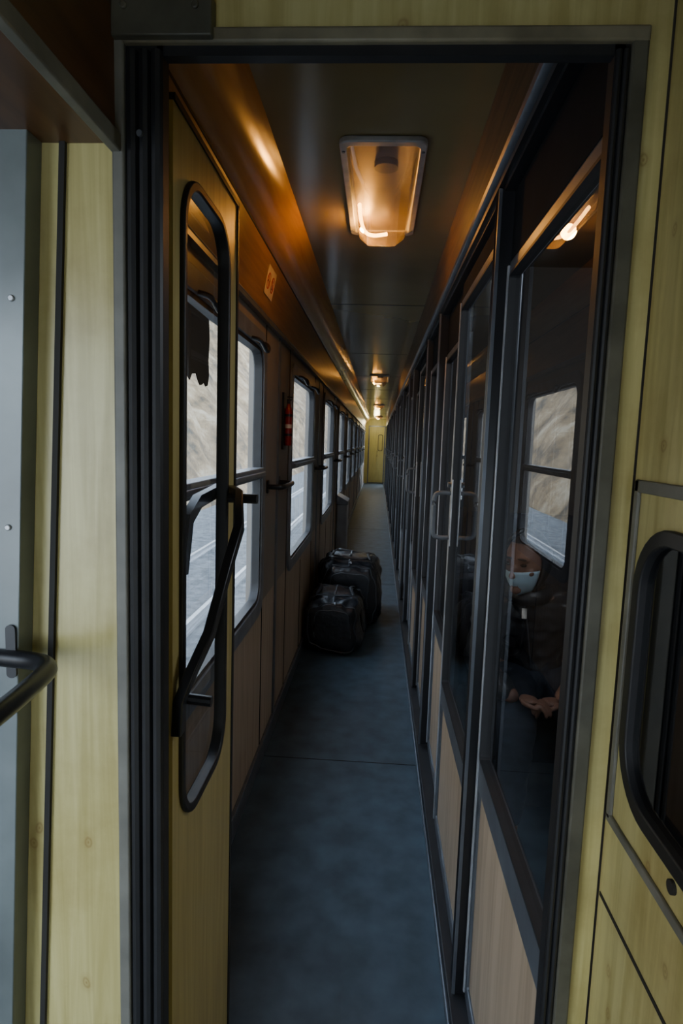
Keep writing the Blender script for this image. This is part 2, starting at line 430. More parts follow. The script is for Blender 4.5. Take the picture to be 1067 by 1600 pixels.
# ---------------- right wall ----------------
XR=.28
bm=B(); box(bm,.25,.31,.86,YE,.62,.88,0); 
o=finish('wall_right',bm,[M_brown],smooth=False); struct(o,'brown veneer strip over the compartment doors','wall')
bm=B(); tube(bm,[(.25,.86,.615),(.25,YE,.615)],.016,.014); box(bm,.262,.30,.86,YE,.575,.62,1); box(bm,.25,.262,.86,YE,.585,.6,1)
o=finish('trim_6',bm,[M_alud,M_black]); struct(o,'worn metal sliding-door rail','trim')
bm=B(); box(bm,.24,.33,.845,YE,-1.5,-1.44,0); box(bm,.235,.245,.86,YE,-1.5,-1.475,1)
o=finish('baseboard_right',bm,[M_rubber,M_alud],bevel=.003); struct(o,'dark metal door threshold rail','baseboard')

def glazed(name,y0,y1,xf,gz0,gz1,ztop,door=False,sn=.032,st=.026):
    root=empty(name)
    bm=B()
    ring(bm,[(y1,gz1+.03),(y0,gz1+.03),(y0,gz0-.05),(y1,gz0-.05)],[(y1-st,gz1),(y0+sn,gz1),(y0+sn,gz0),(y1-st,gz0)],xf,xf+.028,XP)
    ring(bm,[(y1,gz0-.05),(y0,gz0-.05),(y0,-1.44),(y1,-1.44)],[(y1-st*.8,gz0-.085),(y0+sn*.8,gz0-.085),(y0+sn*.8,-1.40),(y1-st*.8,-1.40)],xf,xf+.028,XP)
    bmesh.ops.remove_doubles(bm,verts=bm.verts,dist=.00001)
    finish('frame',bm,M_alud,root,bevel=.004)
    bm=B(); box(bm,xf+.002,xf+.028,y0,y1,gz1+.03,ztop); finish('top_panel',bm,M_header,root,bevel=.003)
    bm=B(); box(bm,xf-.006,xf,y1-.008,y1,-1.42,gz1+.02); 
    if sn>.02: box(bm,xf-.006,xf,y0,y0+.008,-1.42,gz1+.02)
    finish('edge_trim',bm,M_alu,root,bevel=.002)
    bm=B(); ring(bm,rr(y0+sn,y1-st,gz0,gz1,.012,3),rr(y0+sn+.006,y1-st-.006,gz0+.006,gz1-.006,.010,3),xf-.004,xf+.02,XP)
    finish('gasket',bm,M_rubber,root)
    bm=B(); bm.faces.new([bm.verts.new(XP(a,b,xf+.011)) for a,b in [(y0+sn,gz0),(y1-st,gz0),(y1-st,gz1),(y0+sn,gz1)]]); finish('glass',bm,M_cglass,root)
    bm=B(); plate(bm,rr(y0+sn*.8,y1-st*.8,-1.40,gz0-.085,.006,2),xf+.008,xf+.02,XP); finish('lower_panel',bm,M_lower,root)
    if door:
        yh=y1-.018
        bm=B(); box(bm,xf-.006,xf,y1-.033,y1-.003,-.36,-.12); finish('lock_plate',bm,M_alu,root,bevel=.002)
        bm=B(); tube(bm,[(xf,yh,-.17),(xf-.045,yh,-.17),(xf-.062,yh,-.185),(xf-.064,yh,-.25),(xf-.062,yh,-.315),(xf-.045,yh,-.33),(xf,yh,-.33)],.008,smooth=4)
        finish('handle',bm,M_winf,root)
        bm=B(); tube(bm,[(xf-.006,yh,-.14),(xf-.018,yh,-.14)],.010); finish('lock_knob',bm,M_chrome,root)
        struct(root,'glazed sliding compartment door with dark metal frame','door')
    else: struct(root,'fixed compartment glazing over beige veneer panel','window')
    settle(root); return root
def post(name,y,w=.055):
    bm=B(); box(bm,.256,.32,y,y+w,-1.44,.58)
    for i in range(3): tube(bm,[(.256,y+w*(.2+.3*i),-1.44),(.256,y+w*(.2+.3*i),.58)],.004,n=8)
    box(bm,.250,.258,y-.003,y+.002,-1.44,.58,1)
    o=finish(name,bm,[M_black,M_alud]); struct(o,'black ribbed door post','trim'); settle(o); return o
s=1.47
pa=glazed('window_21',.842,1.462,XR+.003,-.77,.39,.575,sn=.012,st=.018)
d0=glazed('door_1',1.53,2.20,.27,-.87,.47,.555,True)
pc=glazed('window_22',2.22,2.80,.29,-.77,.37,.575)
p0=post('trim_10',s)
p1=post('trim_11',2.815,.05)
n=23; 
for k in range(1,10):
    dup(d0,(0,2.03*k,0),'door_%d'%(k+1)); dup(pc,(0,2.03*k,0),'window_%d'%n); n+=1
    dup(pa,(0,2.03*k,0),'window_%d'%n); n+=1
    dup(p0,(0,2.03*k,0),'trim_%d'%(10+2*k)); dup(p1,(0,2.03*k,0),'trim_%d'%(11+2*k))

bm=B()
box(bm,2.1,2.15,.86,YE,-1.5,.9)
for k in range(0,11):
    y=2.86+2.03*k
    if y<YE: box(bm,.325,2.1,y,y+.03,-1.5,.9)
box(bm,.32,2.1,.86,YE,.80,.9)
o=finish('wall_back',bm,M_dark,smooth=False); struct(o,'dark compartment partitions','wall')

def bench(name,ya,yb,back_at_high):
    root=empty(name)
    bm=B(); 
    box(bm,.42,2.08,ya,yb,-1.29,-1.13); finish('seat_cushion',bm,M_blind,root,bevel=.03)
    yk=(yb-.06,yb) if back_at_high else (ya,ya+.06)
    bm=B(); box(bm,.42,2.08,yk[0],yk[1],-1.13,-.30); finish('backrest',bm,M_blind,root,bevel=.02)
    bm=B(); box(bm,.50,2.0,min(ya,yb)+.05,yb-.05,-1.5,-1.29); finish('base',bm,M_alud,root)
    info(root,'dark upholstered compartment bench seat','seat'); settle(root)
bench('bench_seat',2.40,2.855,True)
# ---------------- end of corridor ----------------
bm=B(); box(bm,-.56,.4,YE,YE+.05,-1.5,.9)
o=finish('wall_end',bm,M_end,smooth=False); struct(o,'yellow-green end wall of the corridor','wall')
root=empty('door_20')
bm=B(); ring(bm,[(.24,.62),(-.38,.62),(-.38,-1.49),(.24,-1.49)],[(.20,.58),(-.34,.58),(-.34,-1.46),(.20,-1.46)],YE-.03,YE,YP); finish('frame',bm,M_alud,root)
bm=B(); box(bm,-.34,-.075,YE-.02,YE-.004,-1.46,.58); box(bm,-.065,.20,YE-.02,YE-.004,-1.46,.58); finish('leaf',bm,M_end,root,bevel=.004)
bm=B(); ring(bm,rr(-.02,.15,-.3,.3,.05),rr(0,.13,-.28,.28,.04),YE-.03,YE-.018,YP); finish('gasket',bm,M_rubber,root)
bm=B(); tube(bm,[(-.04,YE-.02,-.5),(-.04,YE-.07,-.5),(-.04,YE-.07,-.3),(-.04,YE-.02,-.3)],.01); finish('handle',bm,M_black,root)
struct(root,'yellow-green vestibule door at the corridor end','door'); settle(root)

# ---------------- lamps ----------------
def lamp(y0,y1):
    root=empty('ceiling_lamp')
    x0,x1=-.145,.106
    cxm=(x0+x1)/2
    bm=B(); ring(bm,rr(x0,x1,y0,y1,.03),rr(x0+.022,x1-.022,y0+.03,y1-.03,.02),.832,.85,ZP)
    finish('lamp_frame',bm,M_lampf,root,bevel=.004)
    bm=B(); plate(bm,rr(x0+.01,x1-.01,y0+.01,y1-.01,.02),.844,.849,ZP); finish('reflector',bm,M_refl,root)
    bm=B()
    L=[]
    for off,z,oy in((0,.838,0),(.014,.800,.05),(.045,.768,.12),(.060,.765,.16)):
        L.append([bm.verts.new((a,b,z+H)) for a,b in rr(x0+.024+off,x1-.024-off,y0+.032+oy,y1-.032-oy*.35,.018,4)])
    for A,C in zip(L,L[1:]):
        for i in range(len(A)): bm.faces.new((A[i],A[(i+1)%len(A)],C[(i+1)%len(A)],C[i]))
    bm.faces.new(L[-1])
    finish('diffuser',bm,M_dome,root,angle=18)
    bm=B(); tube(bm,[(x0+.046,y1-.34,.825),(x0+.048,y1-.22,.815),(x0+.062,y1-.13,.803),(cxm-.03,y1-.10,.800),(cxm+.02,y1-.11,.803)],.0065,smooth=5)
    finish('bulb',bm,M_bulb,root)
    bm=B(); tube(bm,[(cxm+.01,y0+.15,.845),(cxm+.01,y0+.15,.825)],.036,n=20); finish('lamp_socket',bm,M_black,root)
    for xx,yy in((x0+.011,y0+.06),(x1-.011,y0+.06),(x0+.011,y1-.06),(x1-.011,y1-.06)):
        bm=B(); tube(bm,[(xx,yy,.833),(xx,yy,.829)],.005); finish('screw',bm,M_alud,root)
    info(root,'grey-framed ceiling lamp with faceted plastic cover glowing orange','lamp','corridor ceiling lamps')
    settle(root); return root
lp=lamp(1.80,2.575)
LY=[0,6.0,12.0,18.0]
for d in LY[1:]: dup(lp,(0,d,0))
def pl(name,loc,e,col,r=.04):
    l=bpy.data.lights.new(name,'POINT'); l.energy=e; l.color=col; l.shadow_soft_size=r
    o=bpy.data.objects.new(name,l); o.location=(loc[0],loc[1],loc[2]+H); COL.objects.link(o); return o
for i,d in enumerate(LY): pl('lamp_light',(-.088,2.42+d,.805),(9.5,2.5,2.5,2.5)[i],(1,.46,.08),.028)
pl('end_light',(-.1,YE-1.0,.6),16,(1,.85,.45),.1)
pl('passenger_fill',(.95,1.35,.45),17,(.82,.9,1),.15)  # added fill so the passenger shows; no fitting belongs to it

# ---------------- vestibule / near doorway ----------------
YF=.82
bm=B()
box(bm,-.95,.335,YF,.86,.512,1.0,0)
box(bm,-.95,-.357,YF,.86,-1.5,.512,0)
box(bm,.305,.335,YF,.86,-1.5,.512,0)
o=finish('wall_front',bm,[M_yel],smooth=False); struct(o,'yellow knotty laminate wall around the doorway','wall')
bm=B(); box(bm,.332,2.15,YF+.005,.86,-1.5,1.0)
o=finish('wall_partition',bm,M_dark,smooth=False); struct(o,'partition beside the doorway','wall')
bm=B(); box(bm,-.513,-.505,YF-.006,YF+.002,-1.5,.6,0,tx=.094)
o=finish('trim_40',bm,M_seam,smooth=False); struct(o,'dark gap beside the laminate panel','trim')
bm=B(); box(bm,-.357,-.340,YF-.012,.86,-1.5,.50,0); box(bm,.286,.307,YF-.010,.86,-1.5,.50,2); box(bm,-.357,.307,YF-.012,.84,.490,.508,1)
o=finish('trim_41',bm,[M_grey,M_beam,M_olive],bevel=.003); struct(o,'worn grey metal doorway edging','trim')
bm=B()
box(bm,-.340,-.292,YF-.004,.838,-1.5,.492); box(bm,.268,.288,YF-.004,.838,-1.5,.492); box(bm,-.30,.28,YF-.004,.832,.478,.492)
for x in(-.331,-.315,-.299): tube(bm,[(x,YF-.006,-1.5),(x,YF-.006,.482)],.0075,n=8)
for x in(.272,.281): tube(bm,[(x,YF-.006,-1.5),(x,YF-.006,.482)],.004,n=8)
tube(bm,[(-.318,YF-.014,.38),(-.318,YF-.018,.38)],.004,mi=1)
o=finish('trim_42',bm,[M_rubber,M_alud]); struct(o,'black rubber doorway seals','trim')
bm=B(); box(bm,-.352,-.225,YF-.022,YF-.002,.492,.540)
for x in(-.335,-.245): tube(bm,[(x,YF-.022,.525),(x,YF-.026,.525)],.005)
o=finish('trim_43',bm,M_olive,bevel=.004); struct(o,'grey metal corner bracket with screws','trim')
bm=B(); box(bm,-.95,-.352,-.6,YF-.001,.375,1.0,0); 
o=finish('wall_overhead',bm,M_brown_dark,smooth=False); struct(o,'dark brown veneer overhead casing','wall')
bm=B(); box(bm,-.358,-.344,-.6,YF-.005,.36,.382); o=finish('trim_44',bm,M_grey,bevel=.002); struct(o,'grey metal edge of the overhead casing','trim')
bm=B(); box(bm,-1.0,-.539,.785,YF,-1.5,.9,0,tx=.108)
for z in(.17,-.13):
    x=-.539+.045*(z+1.5)-.017; tube(bm,[(x,.786,z),(x,.782,z)],.0045,mi=1)
o=finish('door_50',bm,[M_bluegrey,M_alu],bevel=.004); struct(o,'blue-grey painted metal door edge','door')
bm=B()
box(bm,-.99,-.95,-1.4,.82,-1.5,-1.1); box(bm,-.99,-.95,-1.4,.82,.35,1.0); box(bm,-.99,-.95,-1.4,-1.0,-1.1,.35); box(bm,-.99,-.95,.35,.82,-1.1,.35)
box(bm,-.99,.40,-1.44,-1.4,-1.5,-1.0); box(bm,-.99,.40,-1.44,-1.4,-.15,1.0); box(bm,-.99,-.4,-1.44,-1.4,-1.0,-.15); box(bm,.1,.40,-1.44,-1.4,-1.0,-.15)  # out of view; added with openings that set how much daylight gets in
o=finish('wall_vestibule_unseen',bm,M_bluegrey,smooth=False); struct(o,'unseen vestibule wall with openings sized for the daylight','wall')
bm=B(); box(bm,-.99,.44,-1.44,YF,1.0,1.05); o=finish('ceiling_vestibule',bm,M_grey,smooth=False); struct(o,'vestibule ceiling','ceiling')
root=empty('handrail')
bm=B(); tube(bm,[(-.52,.785,-.312),(-.455,.775,-.312),(-.428,.755,-.312),(-.418,.72,-.312),(-.408,.60,-.312),(-.408,.45,-.312),(-.43,.41,-.312),(-.52,.39,-.312)],.0125,smooth=5,n=14)
finish('bar',bm,M_black,root)
bm=B(); plate(bm,rr(-.501,-.487,-.34,-.265,.006),.781,.787,YP); finish('mounting_plate',bm,M_black,root)
info(root,'black tubular grab handle beside the entrance door','handle'); settle(root)
XW=.338
root=empty('door_51')
bm=B()
hole=rr(.300,.775,-.440,-.100,.075,8)
ring(bm,rr(-1.4,.819,-1.5,1.0,.001,8),hole,XW,XW+.008,XP)
finish('leaf',bm,M_yel,root)
bm=B(); ring(bm,rr(.288,.787,-.452,-.088,.085,8),rr(.308,.767,-.432,-.108,.065,8),XW-.006,XW+.012,XP); finish('gasket',bm,M_rubber,root,bevel=.002)
bm=B(); bm.faces.new([bm.verts.new(XP(a,b,XW+.004)) for a,b in rr(.302,.773,-.438,-.102,.07,8)]); finish('glass',bm,M_darkglass,root)
bm=B(); box(bm,XW-.005,XW,.25,.808,-.052,-.036); box(bm,XW-.005,XW,.796,.808,-.50,-.036); box(bm,XW-.005,XW,.25,.808,-.505,-.493)
finish('metal_trim',bm,M_grey,root,bevel=.0015)
bm=B(); box(bm,XW-.001,XW+.001,.0,.815,-.625,-.619); finish('panel_joint',bm,M_seam,root)
bm=B(); tube(bm,[(XW-.004,.63,-.468),(XW+.004,.63,-.468)],.008,n=16); finish('lock_hole',bm,M_seam,root)
struct(root,'yellow laminate door with rounded black rubber window','door'); settle(root)
bm=B(); box(bm,.40,.44,-1.44,.815,-1.5,1.0); o=finish('wall_dark_backing',bm,M_header,smooth=False); struct(o,'near-black board standing in for darkness behind the vestibule door','wall')  # darkness seen through the door window is put into this board's colour

# ---------------- open door leaf ----------------
XL=-.31
root=empty('door_30')
bm=B()
ring(bm,rr(.907,1.305,-1.49,.478,.004,8),rr(.948,1.218,-.655,.395,.078,8),XL-.012,XL,XP)
finish('leaf',bm,M_yel_dark,root)
bm=B(); ring(bm,rr(.938,1.228,-.665,.405,.085,8),rr(.953,1.213,-.650,.390,.072,8),XL-.016,XL+.008,XP); finish('gasket',bm,M_rubber,root,bevel=.003)
bm=B(); bm.faces.new([bm.verts.new(XP(a,b,XL-.008)) for a,b in rr(.948,1.218,-.655,.395,.078,8)]); finish('glass',bm,M_doorglass,root)
bm=B(); box(bm,XL-.018,XL+.003,1.300,1.312,-1.49,.478); box(bm,XL-.018,XL+.003,.907,1.312,.474,.484); finish('edge_strip',bm,M_rubber,root)
bm=B(); tube(bm,[(XL+.0,1.225,-.122),(XL+.068,1.222,-.122)],.010)
tube(bm,[(XL,.938,-.425),(XL+.055,.936,-.428)],.009); finish('handle_peg',bm,M_black,root)
bm=B(); flatbar(bm,[(-.300,1.245,-.108),(-.275,1.20,-.113),(-.254,1.115,-.165),(-.260,1.055,-.225),(-.268,.965,-.325),(-.285,.925,-.375),(-.300,.912,-.42),(-.303,.912,-.475)],.022,.017)
finish('handle',bm,M_black,root,bevel=.002,angle=30)
bm=B(); flatbar(bm,[(-.335,1.30,-.108),(-.335,1.12,-.120),(-.335,1.06,-.145),(-.337,1.05,-.20),(-.340,1.045,-.245)],.024,.016)
finish('outer_handle',bm,M_black,root)
bm=B()
jag=[(.960,.220),(1.135,.215),(1.14,.18),(1.133,.14),(1.138,.115)]
x=1.13
while x>.97: jag.append((x,.100+random.uniform(-.010,.012))); x-=.012
jag.append((.960,.11))
plate(bm,jag,XL-.012,XL-.010,XP); finish('torn_paper',bm,M_paper,root)['label']='torn dark brown paper stuck to glass'
struct(root,'open yellow laminate door leaf with tall rounded window','door'); settle(root)

# ---------------- bags ----------------
def bag(name,x0,x1,y0,y1,h,label,seed,ex=.7,slump=.03,ey=.42):
    root=empty(name)
    cx,cy=(x0+x1)/2,(y0+y1)/2; a,b,c=(x1-x0)/2,(y1-y0)/2,h/2
    def pt(u,v,gr=1.0):
        cu,su,cv,sv=math.cos(u),math.sin(u),math.cos(v),math.sin(v)
        sg=lambda q,e: math.copysign(abs(q)**e,q)
        x=a*gr*sg(cv,ey)*sg(cu,ex); z=c*gr*sg(cv,ey)*sg(su,ex); y=b*sg(sv,.5)*(gr*.5+.5)
        z-=slump*(z>0)*(1-math.cos(y/b*2.2+seed))*.5
        p=Vector((x,y,z))
        nz=MN.noise(Vector((p.x*6,p.y*6,p.z*6))+Vector((seed*9,0,0)))*.034+abs(MN.noise(Vector((p.x*9,p.y*16,p.z*9))+Vector((0,seed*5,0))))*-.040
        f=1+nz/a
        x*=f; z*=f
        x+=.02*(1-max(z,-c)/c)*.5*(1 if x>0 else -1)*abs(x)/a
        zz=max(z,-c)
        return Vector((cx+x,cy+y,-1.5+c+zz+H))
    bm=B(); nu,nv=90,70; R=[]
    for j in range(nv+1):
        v=-math.pi/2+math.pi*j/nv
        v=max(-1.5699,min(1.5699,v))
        R.append([bm.verts.new(pt(2*math.pi*i/nu,v)) for i in range(nu)])
    for A,C in zip(R,R[1:]):
        for i in range(nu): bm.faces.new((A[i],A[(i+1)%nu],C[(i+1)%nu],C[i]))
    bm.faces.new(R[0]);bm.faces.new(R[-1])
    finish('bag_body',bm,M_bag,root,angle=80)
    for vv in(-1.05,1.05):
        bm=B(); pts=[pt(2*math.pi*i/90,vv,1.01) for i in range(91)]; tube(bm,pts,.005,rel=False,n=6); finish('piping',bm,M_pipe,root)
    for vv in(-.32,.32):
        bm=B(); pts=[pt(-.3+ (math.pi+.6)*i/50,vv,1.012) for i in range(51)]; tube(bm,pts,.020,.004,up=(0,0,1) ,rel=False,n=8)
        finish('webbing_strap',bm,M_strap,root)
    bm=B(); pts=[pt(math.pi/2,-1.1+2.2*i/44,1.012) for i in range(45)]; tube(bm,pts,.010,.004,rel=False,n=6); finish('zip',bm,M_pipe,root)
    for sgn in(-1,1):
        p=pt(math.pi/2+sgn*.5,-.25,1.0); q=pt(math.pi/2+sgn*.5,.25,1.0)
        bm=B(); tube(bm,[p,p+Vector((sgn*.01,.01,.02)),(p+q)/2+Vector((sgn*.03,0,.035)),q+Vector((sgn*.01,-.01,.02)),q],.012,.005,smooth=5,rel=False,n=8); finish('carry_handle',bm,M_strap,root)
    bm=B(); pts=[pt(-.35+(math.pi+.7)*i/40,-1.42,1.012) for i in range(41)]
    tube(bm,pts,.005,rel=False,n=6); finish('pocket_zip',bm,M_pipe,root)
    bm=B(); p=pt(math.pi/2,-.9,1.02); tube(bm,[p,p+Vector((.01,-.02,.012)),p+Vector((.015,-.05,.004))],.006,.003,rel=False,n=6); finish('zip_pull',bm,M_alu,root)
    info(root,label,'bag'); settle(root); return root
bag('duffel_bag',-.475,-.065,4.10,4.72,.42,'black nylon duffel bag with end pocket resting on corridor floor',1,.50,.02,.28)
bag('duffel_bag',-.45,.06,4.76,5.60,.565,'larger slumped black duffel bag lying behind the smaller bag',2,.42,.04,.25)

# ---------------- person ----------------
def skin(verts,edges,rad,sub=2):
    me=bpy.data.meshes.new('sk'); me.from_pydata([(x,y,z+H) for x,y,z in verts],edges,[])
    o=bpy.data.objects.new('sk',me); COL.objects.link(o)
    md=o.modifiers.new('s','SKIN'); md.use_smooth_shade=True
    sv=me.skin_vertices[0].data
    for i,r_ in enumerate(rad):
        sv[i].radius=(r_,r_) if not isinstance(r_,tuple) else r_
        sv[i].use_root=(i==0)
    sb=o.modifiers.new('b','SUBSURF'); sb.levels=sub; sb.render_levels=sub
    dg=bpy.context.evaluated_depsgraph_get(); dg.update()
    r=bpy.data.meshes.new_from_object(o.evaluated_get(dg))
    bpy.data.objects.remove(o); return r
def merged(name,meshes,bmx,vox,mat,parent,sm=6,wr=0):
    bm=B()
    for me in meshes: bm.from_mesh(me)
    if bmx:
        t=bpy.data.meshes.new('t'); bmx.to_mesh(t); bmx.free(); bm.from_mesh(t)
    me=bpy.data.meshes.new('t2'); bm.to_mesh(me); bm.free()
    o=bpy.data.objects.new('tmp',me); COL.objects.link(o)
    md=o.modifiers.new('r','REMESH'); md.mode='VOXEL'; md.voxel_size=vox
    s_=o.modifiers.new('s','SMOOTH'); s_.iterations=sm; s_.factor=.5
    dg=bpy.context.evaluated_depsgraph_get(); dg.update()
    r=bpy.data.meshes.new_from_object(o.evaluated_get(dg)); bpy.data.objects.remove(o)
    if wr:
        ns=[v.normal.copy() for v in r.vertices]
        for v,nn in zip(r.vertices,ns):
            p=v.co; v.co=p+nn*wr*(MN.noise(Vector((p.x*10,p.y*10,p.z*22)))+.5*MN.noise(p*35))
    r.name=name; r.materials.clear(); r.materials.append(mat); r.shade_smooth()
    oo=bpy.data.objects.new(name,r); COL.objects.link(oo); oo.parent=parent; return oo
person=empty('person')
HD=Vector((.60,2.39,-.445))
al=math.radians(-42)
RZ=Matrix.Rotation(al,3,'Z')@Matrix.Rotation(math.radians(6),3,'X')
def hp(x,y,z):
    return RZ@Vector((x,y,z))+HD
def headpt(th,ph,s=1.0):
    x=math.sin(th)*math.cos(ph); y=-math.cos(th)*math.cos(ph); z=math.sin(ph)
    w=.078*(1-.22*max(0,-z)); d=.097
    yy=y*d*(1-.05*max(0,-z))
    return (x*w*s,yy*s+(.0 if z>0 else -.008*(-z)),z*.118*s)
hb=B(); R=[]
for j in range(1,20):
    ph=-math.pi/2+math.pi*j/20
    R.append([hb.verts.new(hp(*headpt(2*math.pi*i/28,ph))+Vector((0,0,H))) for i in range(28)])
for A,C in zip(R,R[1:]):
    for i in range(28): hb.faces.new((A[i],A[(i+1)%28],C[(i+1)%28],C[i]))
hb.faces.new(R[0][::-1]);hb.faces.new(R[-1])
def blob(bmx,c,rx,ry,rz,n=10):
    mt=Matrix.Translation(hp(*c)+Vector((0,0,H)))@RZ.to_4x4()@Matrix.Diagonal((rx,ry,rz,1))
    bmesh.ops.create_icosphere(bmx,subdivisions=2,radius=1,matrix=mt)
blob(hb,(0,-.100,-.018),.014,.018,.026); blob(hb,(0,-.112,-.032),.015,.014,.012)
blob(hb,(-.03,-.083,.030),.026,.015,.008); blob(hb,(.03,-.083,.030),.026,.015,.008)
blob(hb,(-.045,-.062,-.02),.022,.022,.02); blob(hb,(.045,-.062,-.02),.022,.022,.02)
blob(hb,(0,-.085,-.092),.024,.018,.018); blob(hb,(0,-.094,-.062),.024,.010,.006); blob(hb,(0,-.092,-.073),.021,.010,.006)
blob(hb,(-.080,.005,-.005),.008,.018,.03); blob(hb,(.080,.005,-.005),.008,.018,.03)
bv=[(.70,2.60,-.985),(.70,2.60,-.86),(.68,2.56,-.74),(.66,2.50,-.655),(.635,2.46,-.585),(.61,2.42,-.50),
 (.82,2.50,-.66),(.87,2.42,-.86),(.70,2.20,-.935),
 (.51,2.45,-.66),(.44,2.36,-.84),(.54,2.17,-.925),
 (.79,2.55,-.99),(.80,2.13,-1.00),(.80,2.14,-1.40),(.80,2.02,-1.46),
 (.60,2.52,-.99),(.54,2.12,-1.00),(.53,2.14,-1.40),(.51,2.02,-1.46)]
be=[(0,1),(1,2),(2,3),(3,4),(4,5),(3,6),(6,7),(7,8),(3,9),(9,10),(10,11),(0,12),(12,13),(13,14),(14,15),(0,16),(16,17),(17,18),(18,19)]
br=[.12,.115,.12,.11,.055,.055,.055,.042,.030,.055,.042,.030,.085,.06,.04,.035,.085,.06,.04,.035]
parts=[skin(bv,be,br)]
def hand(wr,dirv,side,mats):
    d=Vector(dirv).normalized(); upv=Vector((0,0,1)); sd=d.cross(upv).normalized()*side
    w=Vector(wr); k=.88
    v=[tuple(w),tuple(w+d*.04*k),tuple(w+d*.08*k)]
    mats.append(skin(v,[(0,1),(1,2)],[(.024,.018),(.034,.016),(.036,.015)],1))
    for i,(off,ln) in enumerate(((-.028,.062),(-.0095,.074),(.0095,.070),(.027,.055))):
        b0=w+d*.075*k+sd*off
        ln*=k
        p=[b0,b0+d*ln*.45+Vector((0,0,-.004)),b0+d*ln*.75+Vector((0,0,-.022)),b0+d*ln*.85+Vector((0,0,-.042))]
        mats.append(skin([tuple(q) for q in p],[(0,1),(1,2),(2,3)],[.009,.0085,.008,.007],1))
    b0=w+d*.02-sd*.026
    p=[b0,b0-sd*.020+d*.020,b0-sd*.018+d*.046+Vector((0,0,-.006)),b0-sd*.009+d*.064+Vector((0,0,-.014))]
    mats.append(skin([tuple(q) for q in p],[(0,1),(1,2),(2,3)],[.012,.0105,.0095,.008],1))
hand((.70,2.20,-.925),(-.9,-.35,-.05),1,parts)
hand((.545,2.165,-.905),(.85,-.45,-.02),-1,parts)
merged('person_body',parts,hb,.0048,M_skin,person,3)
jv=[(.70,2.60,-1.03),(.70,2.60,-.88),(.685,2.56,-.76),(.66,2.51,-.665),(.64,2.47,-.60),
 (.83,2.51,-.665),(.885,2.42,-.86),(.725,2.210,-.933),
 (.50,2.46,-.665),(.425,2.36,-.845),(.525,2.175,-.92)]
je=[(0,1),(1,2),(2,3),(3,4),(3,5),(5,6),(6,7),(3,8),(8,9),(9,10)]
jr=[.155,.155,.15,.135,.085,.082,.066,.045,.082,.066,.045]
jk=merged('jacket',[skin(jv,je,jr)],None,.009,M_jacket,person,4,.014)
tv=[(.70,2.60,-1.00),(.79,2.52,-.995),(.80,2.12,-.995),(.80,2.14,-1.20),(.80,2.15,-1.40),(.60,2.50,-.995),(.535,2.11,-.995),(.53,2.13,-1.20),(.53,2.15,-1.40)]
te=[(0,1),(1,2),(2,3),(3,4),(0,5),(5,6),(6,7),(7,8)]
merged('trousers',[skin(tv,te,[.13,.105,.075,.065,.06,.105,.075,.065,.06])],None,.009,M_trous,person,3,.006)
for x in(.80,.52):
    merged('shoe',[skin([(x,2.17,-1.445),(x-.005,2.08,-1.452),(x-.01,1.96,-1.46)],[(0,1),(1,2)],[(.048,.048),(.046,.042),(.042,.034)],2)],None,.007,M_shoe,person,2)
bm=B(); R=[]
for j in range(9):
    ph=math.radians(-58+j*6.5)
    row=[]
    for i in range(17):
        th=math.radians(-68+i*8.5)
        sc=1.10+.10*math.exp(-(th*2.2)**2)*(1 if j<7 else .9)
        p=headpt(th,ph,sc); row.append(bm.verts.new(hp(*p)+Vector((0,0,H+.0015*(j%2)))))
    R.append(row)
for A,C in zip(R,R[1:]):
    for i in range(16): bm.faces.new((A[i],A[i+1],C[i+1],C[i]))
mk=finish('face_mask',bm,M_mask,person,angle=80); mk['label']='pale blue surgical face mask'
sl=mk.modifiers.new('s','SOLIDIFY'); sl.thickness=.002
for x in(-.031,.031):
    bm=B(); blob(bm,(x,-.085,.010),.014,.010,.007); finish('eye',bm,M_eye,person)
    bm=B(); blob(bm,(x,-.094,.034),.020,.006,.0045); finish('eyebrow',bm,M_hair,person)
bm=B(); R=[]
for j in range(12):
    row=[]
    for i in range(32):
        th=2*math.pi*i/32
        low=math.radians(46) if math.cos(th)>.35 else math.radians(46-56*min(1,(.35-math.cos(th))/.5))
        ph=low+(math.radians(88)-low)*j/11
        row.append(bm.verts.new(hp(*headpt(th,ph,1.05+.012*math.sin(i*2.7+j)))+Vector((0,0,H))))
    R.append(row)
for A,C in zip(R,R[1:]):
    for i in range(32): bm.faces.new((A[i],A[(i+1)%32],C[(i+1)%32],C[i]))
bm.faces.new(R[-1]); finish('hair',bm,M_hair,person,angle=80)
bm=B(); R=[]
for j in range(15):
    ph=math.radians(-50+j*10)
    row=[]
    for i in range(25):
        lo=74 if ph<.3 else 74*max(0,(1-(ph-.3)/1.1))
        th=math.radians(lo+(360-2*lo)*i/24)
        p=headpt(th,min(ph,1.55),1.17+.02*math.sin(i*1.3)*(j<9)); row.append(bm.verts.new(hp(*p)+Vector((0,0,H))))
    R.append(row)
for A,C in zip(R,R[1:]):
    for i in range(24): bm.faces.new((A[i],A[i+1],C[i+1],C[i]))
hd=finish('hood',bm,M_jacket,person,angle=80); sl=hd.modifiers.new('s','SOLIDIFY'); sl.thickness=.010
bm2=bmesh.new(); bm2.from_mesh(jk.data); bv_=BVHTree.FromBMesh(bm2)
pts=[]
for i in range(16):
    z=-.60-.30*i/15; x=.61+.05*i/15
    h=bv_.ray_cast(Vector((x-.2,1.2,z+H)),Vector((.16,1,0)).normalized())
    if h[0] is not None: pts.append(h[0])
